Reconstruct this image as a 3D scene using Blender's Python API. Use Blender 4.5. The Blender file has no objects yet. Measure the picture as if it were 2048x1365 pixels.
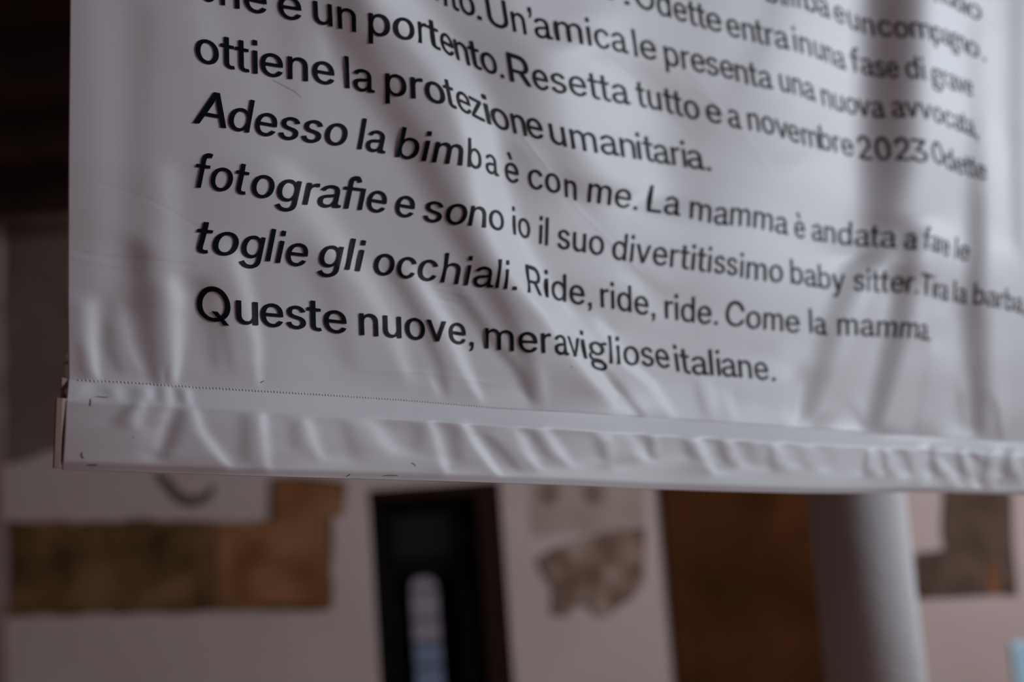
import bpy, bmesh, math, random
import numpy as np
from mathutils import Vector, Matrix
from mathutils.geometry import delaunay_2d_cdt, tessellate_polygon

SC = bpy.context.scene
COL = SC.collection
# ------------------------------------------------------------------ camera
F = 50.0 / 36.0 * 2048.0              # focal length in pixels
CX, CY = 1024.0, 682.5
EYE = np.array([0.0, 0.0, 1.55])
def nrm(v):
    v = np.asarray(v, float)
    return v / np.linalg.norm(v)
_z = nrm((-1524.0, 20000.0, -F))        # world up seen from the camera (slight roll, slight upward tilt)
_y = nrm(np.array([0, 0, -1.0]) - _z * np.dot(_z, (0, 0, -1.0)))
_x = np.cross(_y, _z)
M = np.array([_x, _y, _z])              # camera -> world rotation
cam_data = bpy.data.cameras.new('camera')
cam = bpy.data.objects.new('camera', cam_data)
COL.objects.link(cam)
mw = Matrix(M.tolist()).to_4x4()
mw.translation = Vector(EYE.tolist())
cam.matrix_world = mw
cam_data.lens = 50.0
cam_data.sensor_width = 36.0
cam_data.clip_start = 0.05
cam_data.clip_end = 200
cam_data.dof.use_dof = True
cam_data.dof.focus_distance = 1.24
cam_data.dof.aperture_fstop = 3.1
SC.camera = cam
# ------------------------------------------------------------------ world, light, exposure
world = bpy.data.worlds.new('world')
SC.world = world
world.use_nodes = True
bg = world.node_tree.nodes['Background']
bg.inputs['Color'].default_value = (1.0, 0.63, 0.74, 1)
bg.inputs['Strength'].default_value = 0.16
def area(name, loc, target, sx, sy, power, color):
    l = bpy.data.lights.new(name, 'AREA')
    l.shape = 'RECTANGLE'; l.size = sx; l.size_y = sy; l.energy = power; l.color = color
    o = bpy.data.objects.new(name, l); COL.objects.link(o)
    o.location = loc
    d = Vector(target) - Vector(loc)
    o.rotation_euler = d.to_track_quat('-Z', 'Y').to_euler()
    return o
area('window_daylight_near', (5.45, 2.5, 3.8), (0.6, 1.6, 1.6), 2.9, 1.5, 302, (0.80, 0.91, 1.0))
area('window_daylight_far', (5.45, 6.6, 3.8), (0.6, 9.6, 1.2), 2.6, 1.5, 265, (0.92, 0.94, 1.0))
SC.view_settings.view_transform = 'Standard'
SC.view_settings.look = 'None'
SC.view_settings.exposure = 0.0
SC.view_settings.gamma = 1.0
SC.view_settings.use_curve_mapping = False
SC.cycles.max_bounces = 6
# ------------------------------------------------------------------ helpers
def c2w(p):
    """camera coords (x right, y down, z forward) -> world, arrays (...,3)"""
    q = np.stack([p[..., 0], -p[..., 1], -p[..., 2]], -1)
    return q @ M.T + EYE
def srgb(r, g, b):
    f = lambda c: (c / 255 / 12.92) if c <= 10 else ((c / 255 + 0.055) / 1.055) ** 2.4
    return (f(r), f(g), f(b), 1.0)
def W(px, py, Y):
    """a point of the plane y = Y along the sight line of a photograph point"""
    d = M @ np.array([(px - CX) / F, -(py - CY) / F, -1.0])
    t = (Y - EYE[1]) / d[1]
    return EYE + d * t
def mat(name, color, rough=0.7, spec=0.3):
    m = bpy.data.materials.new(name); m.use_nodes = True
    b = m.node_tree.nodes['Principled BSDF']
    b.inputs['Base Color'].default_value = color
    b.inputs['Roughness'].default_value = rough
    b.inputs['Specular IOR Level'].default_value = spec
    return m
def mottle(name, stops, scale=3.0, rough=0.85, bump=0.3, detail=6.0, distort=0.4, bscale=40, spec=0.2):
    m = mat(name, (1, 1, 1, 1), rough, spec); nt = m.node_tree; b = nt.nodes['Principled BSDF']
    tc = nt.nodes.new('ShaderNodeTexCoord')
    n = nt.nodes.new('ShaderNodeTexNoise'); n.inputs['Scale'].default_value = scale
    n.inputs['Detail'].default_value = detail; n.inputs['Distortion'].default_value = distort
    nt.links.new(tc.outputs['Object'], n.inputs['Vector'])
    r = nt.nodes.new('ShaderNodeValToRGB')
    while len(r.color_ramp.elements) < len(stops): r.color_ramp.elements.new(0.5)
    for e, (p, c) in zip(r.color_ramp.elements, stops): e.position = p; e.color = c
    nt.links.new(n.outputs['Fac'], r.inputs['Fac']); nt.links.new(r.outputs['Color'], b.inputs['Base Color'])
    n2 = nt.nodes.new('ShaderNodeTexNoise'); n2.inputs['Scale'].default_value = bscale
    nt.links.new(tc.outputs['Object'], n2.inputs['Vector'])
    bp = nt.nodes.new('ShaderNodeBump'); bp.inputs['Strength'].default_value = bump; bp.inputs['Distance'].default_value = 0.01
    nt.links.new(n2.outputs['Fac'], bp.inputs['Height']); nt.links.new(bp.outputs['Normal'], b.inputs['Normal'])
    return m
def link_mesh(name, verts, faces, material=None, parent=None, smooth=False):
    me = bpy.data.meshes.new(name)
    me.from_pydata([tuple(v) for v in verts], [], faces)
    me.update()
    if smooth: me.polygons.foreach_set('use_smooth', [True] * len(me.polygons))
    o = bpy.data.objects.new(name, me); COL.objects.link(o)
    if material: me.materials.append(material)
    if parent: o.parent = parent
    return o
def grid_mesh(name, P, material, parent=None, flip=False):
    r, c = P.shape[:2]
    me = bpy.data.meshes.new(name)
    idx = np.arange(r * c).reshape(r, c)
    q = np.stack([idx[:-1, :-1], idx[1:, :-1], idx[1:, 1:], idx[:-1, 1:]], -1).reshape(-1, 4)
    if flip: q = q[:, ::-1]
    me.vertices.add(r * c); me.vertices.foreach_set('co', P.reshape(-1).astype(np.float32))
    me.loops.add(q.size); me.loops.foreach_set('vertex_index', q.reshape(-1).astype(np.int32))
    me.polygons.add(len(q)); me.polygons.foreach_set('loop_start', np.arange(0, q.size, 4, dtype=np.int32))
    me.polygons.foreach_set('use_smooth', np.ones(len(q), bool))
    me.update(calc_edges=True); me.validate()
    o = bpy.data.objects.new(name, me); COL.objects.link(o)
    me.materials.append(material)
    if parent: o.parent = parent
    return o
def empty(name, loc, label, cat, group=None):
    o = bpy.data.objects.new(name, None); COL.objects.link(o); o.location = loc
    o.empty_display_size = 0.1
    o['label'] = label; o['category'] = cat
    if group: o['group'] = group
    return o
def tag(o, label, cat, group=None):
    o['label'] = label; o['category'] = cat
    if group: o['group'] = group
    return o
def struct(o):
    o['kind'] = 'structure'; return o
def add_box(bm, lo, hi, bevel=0.0):
    r = bmesh.ops.create_cube(bm, size=1.0)
    lo, hi = Vector(lo), Vector(hi)
    for v in r['verts']:
        v.co = Vector([(lo[k] + hi[k]) / 2 + v.co[k] * (hi[k] - lo[k]) for k in range(3)])
    if bevel:
        es = {e for v in r['verts'] for e in v.link_edges}
        bmesh.ops.bevel(bm, geom=list(es), offset=bevel, segments=2, affect='EDGES', profile=0.5)
def bm_obj(name, bm, material, parent=None, smooth=False):
    me = bpy.data.meshes.new(name); bm.normal_update(); bm.to_mesh(me); bm.free()
    if smooth: me.polygons.foreach_set('use_smooth', [True] * len(me.polygons))
    me.materials.append(material)
    o = bpy.data.objects.new(name, me); COL.objects.link(o)
    if parent: 
        o.parent = parent
        o.matrix_parent_inverse = Matrix.Translation(-parent.location) if parent.type == 'EMPTY' else Matrix.Identity(4)
    return o
def boxes(name, bl, material, parent=None, bevel=0.0):
    bm = bmesh.new()
    for lo, hi in bl: add_box(bm, lo, hi, bevel)
    return bm_obj(name, bm, material, parent)
def lathe(name, prof, center, material, parent=None, seg=48):
    bm = bmesh.new(); rings = []
    for r, z in prof:
        rings.append([bm.verts.new((center[0] + r * math.cos(2 * math.pi * i / seg), center[1] + r * math.sin(2 * math.pi * i / seg), z)) for i in range(seg)])
    for a, b in zip(rings, rings[1:]):
        for i in range(seg): bm.faces.new((a[i], a[(i + 1) % seg], b[(i + 1) % seg], b[i]))
    bm.faces.new(rings[-1]); bm.faces.new(rings[0][::-1])
    return bm_obj(name, bm, material, parent, smooth=True)
def plate(name, pts, Y, depth, material, parent=None, jitter=0.0, seed=0):
    """a slab standing proud of the wall plane y = Y, outline through photograph points"""
    rnd = random.Random(seed)
    P = [W(x, y, Y) for x, y in pts]
    if jitter:                                  # broken plaster edge
        Q = []
        for i, a in enumerate(P):
            b = P[(i + 1) % len(P)]; L = np.linalg.norm(b - a); n = max(1, int(L / 0.12))
            for k in range(n):
                q = a + (b - a) * k / n
                Q.append(q + np.array([rnd.uniform(-jitter, jitter), 0, rnd.uniform(-jitter, jitter)]))
        P = Q
    v = [Vector((p[0], Y - depth, p[2])) for p in P]
    tris = tessellate_polygon([v])
    n = len(v)
    verts = v + [Vector((p.x, Y - 0.001, p.z)) for p in v]
    faces = [tuple(t) for t in tris] + [(i, (i + 1) % n, (i + 1) % n + n, i + n) for i in range(n)]
    o = link_mesh(name, verts, faces, material, parent)
    bm = bmesh.new(); bm.from_mesh(o.data); bmesh.ops.recalc_face_normals(bm, faces=bm.faces); bm.to_mesh(o.data); bm.free()
    return o
GLYPHS = {
 'a': (389, "160 -9 126 -5 94 5 68 22 48 45 35 73 30 108 34 138 43 161 58 179 78 193 100 203 125 211 152 216 178 220 234 227 252 230 265 235 273 243 276 255 276 257 273 279 267 297 256 311 240 322 220 329 196 331 171 329 149 322 132 313 118 301 107 288 100 274 41 291 57 322 79 346 104 364 133 375 163 382 194 384 215 383 239 379 263 372 286 360 306 343 322 320 333 290 337 251 337 0 277 0 277 52 272 52 264 38 252 25 236 12 215 1 190 -6/170 45 202 49 228 59 248 74 263 93 272 115 276 138 276 190 270 186 259 182 246 179 231 176 200 171 175 168 154 164 134 159 117 150 103 139 95 124 92 105 94 87 102 72 114 61 130 52 149 47/300 70 345 70 352 58 372 50 395 52 395 6 365 0 335 4 312 22 302 48"),
 'b': (424, "229 -8 198 -5 172 4 153 17 138 31 127 46 118 59 112 59 112 0 53 0 53 509 114 509 114 319 118 319 127 331 137 346 152 360 171 373 197 381 229 384 274 378 313 361 345 332 370 293 381 261 388 227 390 189 388 151 381 116 370 84 346 45 313 16 274 -2/220 47 253 51 279 66 301 88 316 117 325 151 328 189 325 227 316 261 301 290 280 311 253 325 220 330 188 325 161 312 140 291 125 263 116 229 113 189 116 150 125 115 140 86 162 65 188 51"),
 'c': (396, "207 -8 159 -2 117 16 82 46 56 85 40 133 34 187 37 225 44 260 56 291 82 330 117 360 159 378 207 384 234 383 260 377 284 368 305 356 324 341 340 322 353 301 362 277 303 262 298 276 290 289 281 301 270 311 257 319 242 325 226 329 207 330 173 325 145 310 124 287 108 258 99 224 96 187 99 151 108 117 124 89 145 66 173 51 207 46 226 48 243 52 258 58 271 66 282 76 292 89 299 102 304 117 363 102 354 78 341 56 325 37 306 21 285 9 261 -1 235 -6"),
 'd': (424, "195 -8 151 -2 111 16 79 45 55 84 43 116 36 151 34 189 36 227 43 261 55 293 79 332 112 361 151 378 196 384 228 381 253 373 272 360 287 346 298 331 306 319 311 319 311 509 372 509 372 0 313 0 313 59 307 59 298 46 287 31 272 17 252 4 227 -5/205 47 236 51 263 65 284 86 299 115 309 150 312 189 309 229 300 263 284 291 263 312 237 325 205 330 172 325 145 311 124 290 108 261 99 227 96 189 99 151 109 117 124 88 145 66 172 51"),
 'e': (404, "212 -8 161 -2 117 16 82 46 56 85 40 132 34 187 36 224 44 258 55 290 81 329 115 359 157 378 205 384 236 382 266 374 294 361 319 341 341 315 357 282 368 242 371 194 371 169 75 169 75 221 338 221 310 202 307 237 298 269 283 294 263 314 237 326 205 330 173 326 146 313 125 294 109 270 99 241 96 211 96 178 100 139 110 106 128 80 151 61 179 50 212 46 234 48 254 53 271 61 285 73 297 88 306 105 365 91 353 63 335 39 311 19 283 4 249 -5"),
 'f': (254, "228 379 228 327 6 327 6 379/81 0 81 432 84 461 96 486 113 505 135 519 161 527 187 530 207 529 222 527 234 524 243 521 227 468 215 472 206 473 195 474 171 470 154 460 145 443 142 419 142 0"),
 'g': (425, "207 -151 168 -148 134 -140 105 -127 82 -110 64 -91 51 -69 101 -41 110 -53 122 -66 136 -78 154 -88 178 -95 207 -97 249 -92 282 -75 304 -47 311 -6 311 68 306 68 298 56 287 41 272 28 252 16 227 8 195 5 152 10 113 27 80 53 55 90 39 136 34 191 39 246 55 293 80 332 112 361 152 378 196 384 228 382 253 373 273 360 288 346 299 331 308 319 313 319 313 379 372 379 372 -9 367 -54 350 -90 324 -117 291 -136 251 -147/205 59 237 63 264 75 285 95 300 121 309 154 312 193 309 231 300 264 285 291 264 312 237 325 205 330 172 325 145 312 124 290 109 262 99 229 96 193 99 155 109 123 124 96 145 76 172 63"),
 'h': (410, "114 227 114 0 53 0 53 509 114 509 114 287 102 287 124 332 152 362 187 379 227 384 264 380 295 369 321 349 341 321 353 285 357 240 357 0 296 0 296 235 290 275 273 304 246 323 210 329 184 326 161 317 141 303 126 283 117 257"),
 'i': (167, "53 0 53 379 114 379 114 0/53 443 53 509 114 509 114 443"),
 'l': (167, "53 0 53 509 114 509 114 0"),
 'm': (610, "53 0 53 379 112 379 112 295 108 295 118 323 132 346 151 363 172 376 195 384 219 386 257 380 287 361 309 331 321 295 312 295 322 321 337 343 357 361 381 375 407 383 437 386 468 383 497 372 522 354 541 328 553 296 557 255 557 0 496 0 496 254 490 289 473 313 447 326 419 330 395 328 374 320 358 307 345 290 338 270 335 247 335 0 274 0 274 260 269 288 253 311 229 326 199 330 178 328 158 320 140 307 126 289 117 266 114 238 114 0"),
 'n': (410, "114 227 114 0 53 0 53 379 112 379 112 287 102 287 124 332 152 362 187 379 227 384 264 380 295 369 321 349 341 321 353 285 357 240 357 0 296 0 296 235 290 275 273 304 246 323 210 329 184 326 161 317 141 303 126 283 117 257"),
 'o': (415, "207 -8 159 -2 117 16 82 46 56 85 40 133 34 187 37 225 44 260 56 291 82 330 117 360 159 378 207 384 256 378 299 360 333 330 359 291 371 260 379 225 381 187 376 133 359 85 333 46 299 16 256 -2/207 46 242 51 270 66 292 89 307 117 316 151 319 187 316 224 307 258 292 287 270 310 242 325 207 330 173 325 145 310 124 287 108 258 99 224 96 187 99 151 108 117 124 89 145 66 173 51"),
 'p': (424, "53 -143 53 379 112 379 112 319 118 319 126 331 137 346 152 360 171 373 197 381 229 384 274 378 313 361 345 332 370 293 381 261 388 227 390 189 388 151 381 116 370 84 346 45 313 16 274 -2 229 -8 198 -5 173 4 153 17 138 31 127 46 118 59 114 59 114 -143/220 47 253 51 279 66 301 88 316 117 325 151 328 189 325 227 316 261 301 290 280 311 253 325 220 330 188 325 161 312 140 291 125 263 116 229 113 189 116 150 125 115 140 86 162 65 188 51"),
 'r': (259, "53 0 53 379 112 379 112 321 115 321 130 347 152 367 181 380 213 385 229 384 243 384 243 322 230 324 219 325 207 326 182 323 159 315 140 301 126 284 117 262 114 237 114 0"),
 's': (365, "182 -8 145 -5 112 3 84 18 62 38 45 63 36 94 94 107 105 79 124 60 150 49 181 45 217 50 244 62 262 81 268 103 265 121 254 136 237 147 212 155 149 170 104 186 72 208 53 237 47 274 51 305 65 332 87 354 115 370 149 381 187 384 223 381 254 372 279 358 299 339 314 316 324 290 268 277 258 298 243 316 219 328 187 333 156 329 131 317 114 299 109 277 112 258 124 243 144 232 172 223 229 209 275 194 306 171 325 142 331 107 326 75 312 47 290 24 260 6 223 -5"),
 't': (227, "204 379 204 327 6 327 6 379/65 471 126 471 126 98 128 76 136 61 150 53 170 50 185 51 202 54 213 2 203 -1 192 -3 180 -4 168 -4 125 2 92 21 72 52 65 93/42 381 72 396 90 430 98 471 126 471 126 360 66 340 6 350 6 379"),
 'u': (410, "182 -5 146 -1 115 11 89 31 69 59 57 95 53 139 53 379 114 379 114 144 119 105 137 75 164 56 200 50 226 53 249 62 268 77 283 97 293 122 296 153 296 379 357 379 357 0 298 0 298 92 307 92 286 47 257 17 222 0"),
 'v': (389, "163 0 17 379 84 379 165 155 177 121 187 87 196 53 206 21 184 21 194 53 203 87 213 121 224 155 305 379 371 379 226 0"),
 'y': (389, "47 -139 61 -86 71 -87 88 -90 104 -89 118 -84 130 -74 141 -58 151 -36 163 -1 17 379 84 379 165 155 177 121 187 87 196 53 206 21 184 21 193 53 202 87 212 121 224 155 305 379 371 379 204 -58 191 -85 177 -107 159 -124 139 -136 117 -143 91 -145 77 -145 65 -143 54 -141"),
 'z': (380, "42 0 42 46 254 320 254 323 48 323 48 379 333 379 333 331 126 60 126 56 339 56 339 0"),
 'A': (480, "16 0 201 509 276 509 463 0 395 0 287 302 276 334 264 372 255 402 244 438 232 478 245 478 233 437 222 402 213 371 201 333 191 302 85 0/110 142 110 199 370 199 370 142"),
 'Q': (533, "245 159 313 159 369 85 384 65 468 -48 401 -48 346 27 331 46/267 -7 225 -3 186 7 150 25 119 49 92 79 70 115 53 157 44 203 40 254 44 305 53 352 70 393 92 429 119 459 150 484 186 501 225 512 267 516 309 512 348 501 384 484 415 459 442 429 464 393 480 352 490 305 493 254 490 203 480 157 464 115 442 79 415 49 384 25 348 7 309 -3/267 53 310 59 349 76 383 105 408 144 420 176 428 213 430 254 428 295 420 332 408 365 383 404 349 433 310 450 267 456 223 450 184 433 151 404 125 364 113 332 106 295 103 254 106 213 113 176 125 144 151 105 184 76 223 59"),
 'R': (449, "60 0 60 509 236 509 290 504 333 489 367 465 390 433 405 395 409 352 405 309 390 271 367 240 333 217 289 203 236 198 96 198 96 255 234 255 269 258 298 267 319 281 334 300 342 324 345 352 342 380 334 405 319 425 298 440 269 449 233 452 125 452 125 0/353 0 230 229 303 229 428 0"),
 'U': (517, "259 -8 220 -6 186 2 154 15 114 43 85 80 66 124 60 173 60 509 124 509 124 178 128 144 141 113 160 87 187 68 220 56 259 52 298 56 331 68 357 87 377 113 389 144 393 178 393 509 457 509 457 173 451 124 433 80 403 43 363 15 332 2 297 -6"),
 'C': (510, "267 -7 225 -3 186 7 150 25 119 49 92 79 70 115 53 157 44 203 40 254 44 305 53 352 70 393 92 429 119 459 150 484 186 501 225 512 267 516 305 513 340 504 373 490 402 471 427 447 448 418 463 385 473 348 408 348 401 373 389 395 375 413 357 428 337 440 315 449 292 454 267 456 223 450 184 432 150 403 125 364 113 332 106 295 103 254 106 213 113 177 125 145 151 105 184 76 223 59 267 53 292 55 315 60 337 69 357 81 375 96 389 114 401 136 408 160 473 160 463 124 448 91 428 62 402 38 373 19 341 5 305 -4"),
 'O': (533, "267 -7 225 -3 186 7 150 25 119 49 92 79 70 115 53 157 44 203 40 254 44 305 53 352 70 393 92 429 119 459 150 484 186 501 225 512 267 516 309 512 348 501 384 484 415 459 442 429 464 393 480 352 490 305 493 254 490 203 480 157 464 115 442 79 415 49 384 25 348 7 309 -3/267 53 310 59 349 76 383 105 408 144 420 176 428 213 430 254 428 295 420 332 408 365 383 404 349 433 310 450 267 456 223 450 184 433 151 404 125 364 113 332 106 295 103 254 106 213 113 176 125 144 151 105 184 76 223 59"),
 'L': (393, "60 0 60 509 125 509 125 57 361 57 361 0"),
 'T': (449, "32 452 32 509 417 509 417 452 257 452 257 0 193 0 193 452"),
 '0': (453, "227 -7 174 1 130 24 105 48 85 77 69 113 57 155 50 202 48 254 50 306 57 353 69 395 85 431 106 461 130 484 174 508 227 516 279 508 323 484 348 461 368 431 384 395 396 353 403 306 405 254 403 202 396 155 384 113 368 77 348 48 323 24 279 1/227 50 261 56 290 74 313 103 330 144 338 176 342 213 344 254 342 295 338 332 330 365 313 405 290 435 261 453 227 460 192 453 163 435 140 405 123 365 115 332 111 295 109 254 111 213 115 176 123 144 140 103 163 74 192 56"),
 '2': (453, "64 0 64 47 234 229 261 257 282 282 299 305 311 327 318 348 320 371 317 397 308 419 293 436 273 449 250 457 224 460 196 457 172 447 153 433 139 413 130 390 127 362 66 362 71 405 86 442 111 473 143 496 182 511 225 516 268 511 306 497 337 474 361 445 376 411 381 372 378 345 371 318 357 290 336 259 306 223 267 180 153 60 153 57 389 57 389 0"),
 '3': (453, "218 -7 173 -3 133 10 98 30 70 57 52 91 44 132 109 132 115 107 126 87 144 71 165 59 191 52 219 50 248 53 275 61 297 74 315 93 325 116 329 145 326 172 316 196 299 217 275 234 242 244 201 248 157 248 157 299 288 448 288 452 70 452 70 509 372 509 372 461 211 278 211 289 264 288 308 276 344 253 371 222 387 186 393 145 387 103 370 66 344 36 309 12 266 -2"),
 '.': (188, "60 0 60 70 128 70 128 0"),
 ',': (188, "60 0 60 70 128 70 128 5 118 -45 92 -82 60 -96 60 -66 82 -48 90 -20 92 0"),
 '’': (177, "66 430 66 509 134 509 134 440 124 392 98 355 66 340 66 370 88 388 96 415 98 430"),
 'è': (404, "212 -8 161 -2 117 16 82 46 56 85 40 132 34 187 36 224 44 258 55 290 81 329 115 359 157 378 205 384 236 382 266 374 294 361 319 341 341 315 357 282 368 242 371 194 371 169 75 169 75 221 338 221 310 202 307 237 298 269 283 294 263 314 237 326 205 330 173 326 146 313 125 294 109 270 99 241 96 211 96 178 100 139 110 106 128 80 151 61 179 50 212 46 234 48 254 53 271 61 285 73 297 88 306 105 365 91 353 63 335 39 311 19 283 4 249 -5/180 429 114 529 182 529 230 429"),
 'ğ': (405, "336 250 332 217 319 187 299 160 273 138 242 123 208 115 172 115 138 123 107 138 81 160 61 187 48 217 44 250 48 283 61 313 81 340 107 362 138 377 172 385 208 385 242 377 273 362 299 340 319 313 332 283/274 271 266 290 254 307 239 321 220 330 200 335 180 335 160 330 141 321 126 307 114 290 106 271 104 250 106 229 114 210 126 193 141 179 160 170 180 165 200 165 220 170 239 179 254 193 266 210 274 229 276 250/372 -72 368 -101 356 -122 336 -138 309 -151 275 -159 232 -163 168 -163 125 -159 91 -151 64 -138 44 -122 32 -101 28 -72 32 -43 44 -22 64 -6 91 7 125 15 168 19 232 19 275 15 309 7 336 -6 356 -22 368 -43/311 -57 303 -47 290 -39 273 -33 250 -28 221 -26 179 -26 150 -28 127 -33 110 -39 97 -47 89 -57 86 -72 89 -87 97 -97 110 -105 127 -111 150 -116 179 -118 221 -118 250 -116 273 -111 290 -105 303 -97 311 -87 314 -72/92 150 62 118 56 92 64 68 92 50 130 42 150 10 210 -2 150 -30 90 -20 42 10 12 50 6 90 22 126 60 165/220 50 262 42 300 20 330 -40 300 -10 240 6 120 6 120 50/268 340 300 380 340 392 392 392 392 345 345 345 312 330 300 300"),
 'ﬁ': (430, "81 0 81 432 84 461 96 486 113 505 135 519 161 527 187 530 240 530 262 500 262 470 171 470 154 460 145 443 142 419 142 0/6 327 6 379 384 379 384 327/323 0 323 379 384 379 384 0/190 478 190 530 225 528 262 512 285 485 292 455 232 445 222 468"),
}
# ================================================================== the hall behind the banner
YB = 10.0
plaster = mottle('wall_plaster', [(0.25, (0.52, 0.415, 0.385, 1)), (0.75, (0.60, 0.485, 0.465, 1))], 1.2)
plaster_brown = mottle('brown_plaster', [(0.3, (0.15, 0.10, 0.08, 1)), (0.7, (0.22, 0.155, 0.13, 1))], 2.2)
fresco = mottle('brown_fresco', [(0.32, (0.075, 0.042, 0.018, 1)), (0.5, (0.16, 0.085, 0.038, 1)), (0.68, (0.25, 0.13, 0.065, 1))], 3.2, spec=0.05)
fresco_warm = mottle('warm_brown_fresco', [(0.35, (0.20, 0.075, 0.028, 1)), (0.65, (0.34, 0.16, 0.08, 1))], 3.0, spec=0.05)
pier_mat = mottle('dark_brown_stone', [(0.35, (0.043, 0.015, 0.0055, 1)), (0.65, (0.080, 0.028, 0.010, 1))], 1.6, rough=0.9, spec=0.04)
column_mat = mottle('column_plaster', [(0.3, (0.50, 0.48, 0.49, 1)), (0.7, (0.57, 0.55, 0.56, 1))], 2.0)
dark_wood = mottle('blackened_wood', [(0.3, (0.004, 0.003, 0.003, 1)), (0.7, (0.007, 0.005, 0.005, 1))], 5, rough=0.8, spec=0.08)
brown_wood = mottle('dark_jamb_wood', [(0.3, (0.018, 0.008, 0.006, 1)), (0.7, (0.03, 0.014, 0.01, 1))], 5, rough=0.8, spec=0.08)
ceil_wood = mottle('ceiling_timber', [(0.3, (0.02, 0.01, 0.007, 1)), (0.7, (0.045, 0.022, 0.015, 1))], 3)
terracotta = mottle('terracotta_floor', [(0.3, (0.20, 0.10, 0.07, 1)), (0.7, (0.30, 0.16, 0.11, 1))], 4)

XR = 5.6
XL_ = W(10, 1150, YB)[0]
ZC = W(60, 428, YB)[2]
dl = W(745, 1150, YB)[0]; dr = W(1012, 1150, YB)[0]; dt = W(860, 972, YB)[2]
struct(boxes('floor', [((XL_ - 0.3, -4, -0.2), (XR + 0.3, YB + 5.3, 0))], terracotta))
struct(boxes('wall_back', [((XL_ - 0.3, YB, 0), (dl, YB + 0.3, ZC)), ((dl, YB, dt), (dr, YB + 0.3, ZC)), ((dr, YB, 0), (XR + 0.3, YB + 0.3, ZC))], plaster))
struct(boxes('wall_left', [((XL_ - 0.3, -4, 0), (XL_, YB, ZC))], plaster_brown))
wy = [(1.0, 4.0), (5.3, 7.9)]
zb, zh = 2.9, ZC - 0.1
struct(boxes('wall_right', [((XR, -4, 0), (XR + 0.3, YB, zb)), ((XR, -4, zh), (XR + 0.3, YB, ZC)), ((XR, -4, zb), (XR + 0.3, wy[0][0], zh)),
    ((XR, wy[0][1], zb), (XR + 0.3, wy[1][0], zh)), ((XR, wy[1][1], zb), (XR + 0.3, YB, zh))], plaster))
for k, (a, b) in enumerate(wy):
    struct(boxes('window_%d' % (k + 2), [((XR + 0.1, a, zb), (XR + 0.16, a + 0.08, zh)), ((XR + 0.1, b - 0.08, zb), (XR + 0.16, b, zh)),
        ((XR + 0.1, a, zb), (XR + 0.16, b, zb + 0.08)), ((XR + 0.1, a, zh - 0.08), (XR + 0.16, b, zh)), ((XR + 0.1, a, 3.7), (XR + 0.16, b, 3.76)),
        ((XR + 0.1, (a + b) / 2 - 0.03, zb), (XR + 0.16, (a + b) / 2 + 0.03, zh))], dark_wood))
ceiling = struct(boxes('ceiling', [((XL_ - 0.3, -4, ZC), (XR + 0.3, YB + 0.3, ZC + 0.2))], ceil_wood))
for k in range(9):
    y = YB - 0.9 - k * 1.2
    boxes('beam', [((XL_, y - 0.1, ZC - 0.22), (XR, y + 0.1, ZC))], ceil_wood, ceiling, 0.01)

# door with glazed dark leaf in a deep opening
door = bpy.data.objects.new('door_1', None); COL.objects.link(door); door.location = (dl, YB, 0); struct(door)
jx = W(962, 1150, YB)[0]
boxes('door_jamb', [((jx, YB + 0.02, 0), (dr, YB + 0.28, dt - 0.0)), ((dl, YB + 0.02, dt - 0.08), (jx, YB + 0.28, dt))], brown_wood, door, 0.006)
boxes('door_jamb', [((dl, YB + 0.05, 0), (dl + 0.06, YB + 0.28, dt - 0.08))], dark_wood, door, 0.006)
a, b = dl + 0.06, jx
ym = YB + 0.18
zr = W(850, 1135, YB)[2]
sx0, sx1 = W(795, 1200, YB)[0], W(908, 1200, YB)[0]
leaf = boxes('door_leaf', [((a, ym, dt - 0.2), (b, ym + 0.05, dt - 0.08)), ((a, ym, zr - 0.07), (b, ym + 0.05, zr + 0.07)), ((a, ym, 0), (b, ym + 0.05, 0.35)),
    ((a, ym, 0.35), (sx0, ym + 0.05, zr - 0.07)), ((sx1, ym, 0.35), (b, ym + 0.05, zr - 0.07)),
    ((a, ym, zr + 0.07), (sx0 - 0.02, ym + 0.05, dt - 0.2)), ((sx1, ym, zr + 0.07), (b, ym + 0.05, dt - 0.2))], dark_wood, door, 0.006)
panel_mat = mottle('door_panel', [(0.3, (0.012, 0.008, 0.008, 1)), (0.7, (0.02, 0.014, 0.013, 1))], 5, rough=0.8, spec=0.08)
for (x0, x1, z0, z1) in ((sx1 + 0.03, b - 0.03, 0.45, zr - 0.12), (sx1 + 0.03, b - 0.03, zr + 0.12, dt - 0.25)):
    boxes('door_panel', [((x0, ym - 0.012, z0), (x1, ym, z1))], panel_mat, door, 0.008)
glass = mat('glass', (0.9, 0.93, 0.95, 1), 0.03); g_b = glass.node_tree.nodes['Principled BSDF']
g_b.inputs['Transmission Weight'].default_value = 1.0; g_b.inputs['IOR'].default_value = 1.01
boxes('glass_pane', [((sx0, ym + 0.02, 0.35), (sx1, ym + 0.026, zr - 0.07))], glass, door)
boxes('door_panel', [((sx0 - 0.02, ym + 0.01, zr + 0.07), (sx1, ym + 0.03, dt - 0.2))], mottle('upper_panel', [(0.3, (0.010, 0.008, 0.009, 1)), (0.7, (0.017, 0.013, 0.015, 1))], 3, rough=0.5), door, 0.004)
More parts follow.
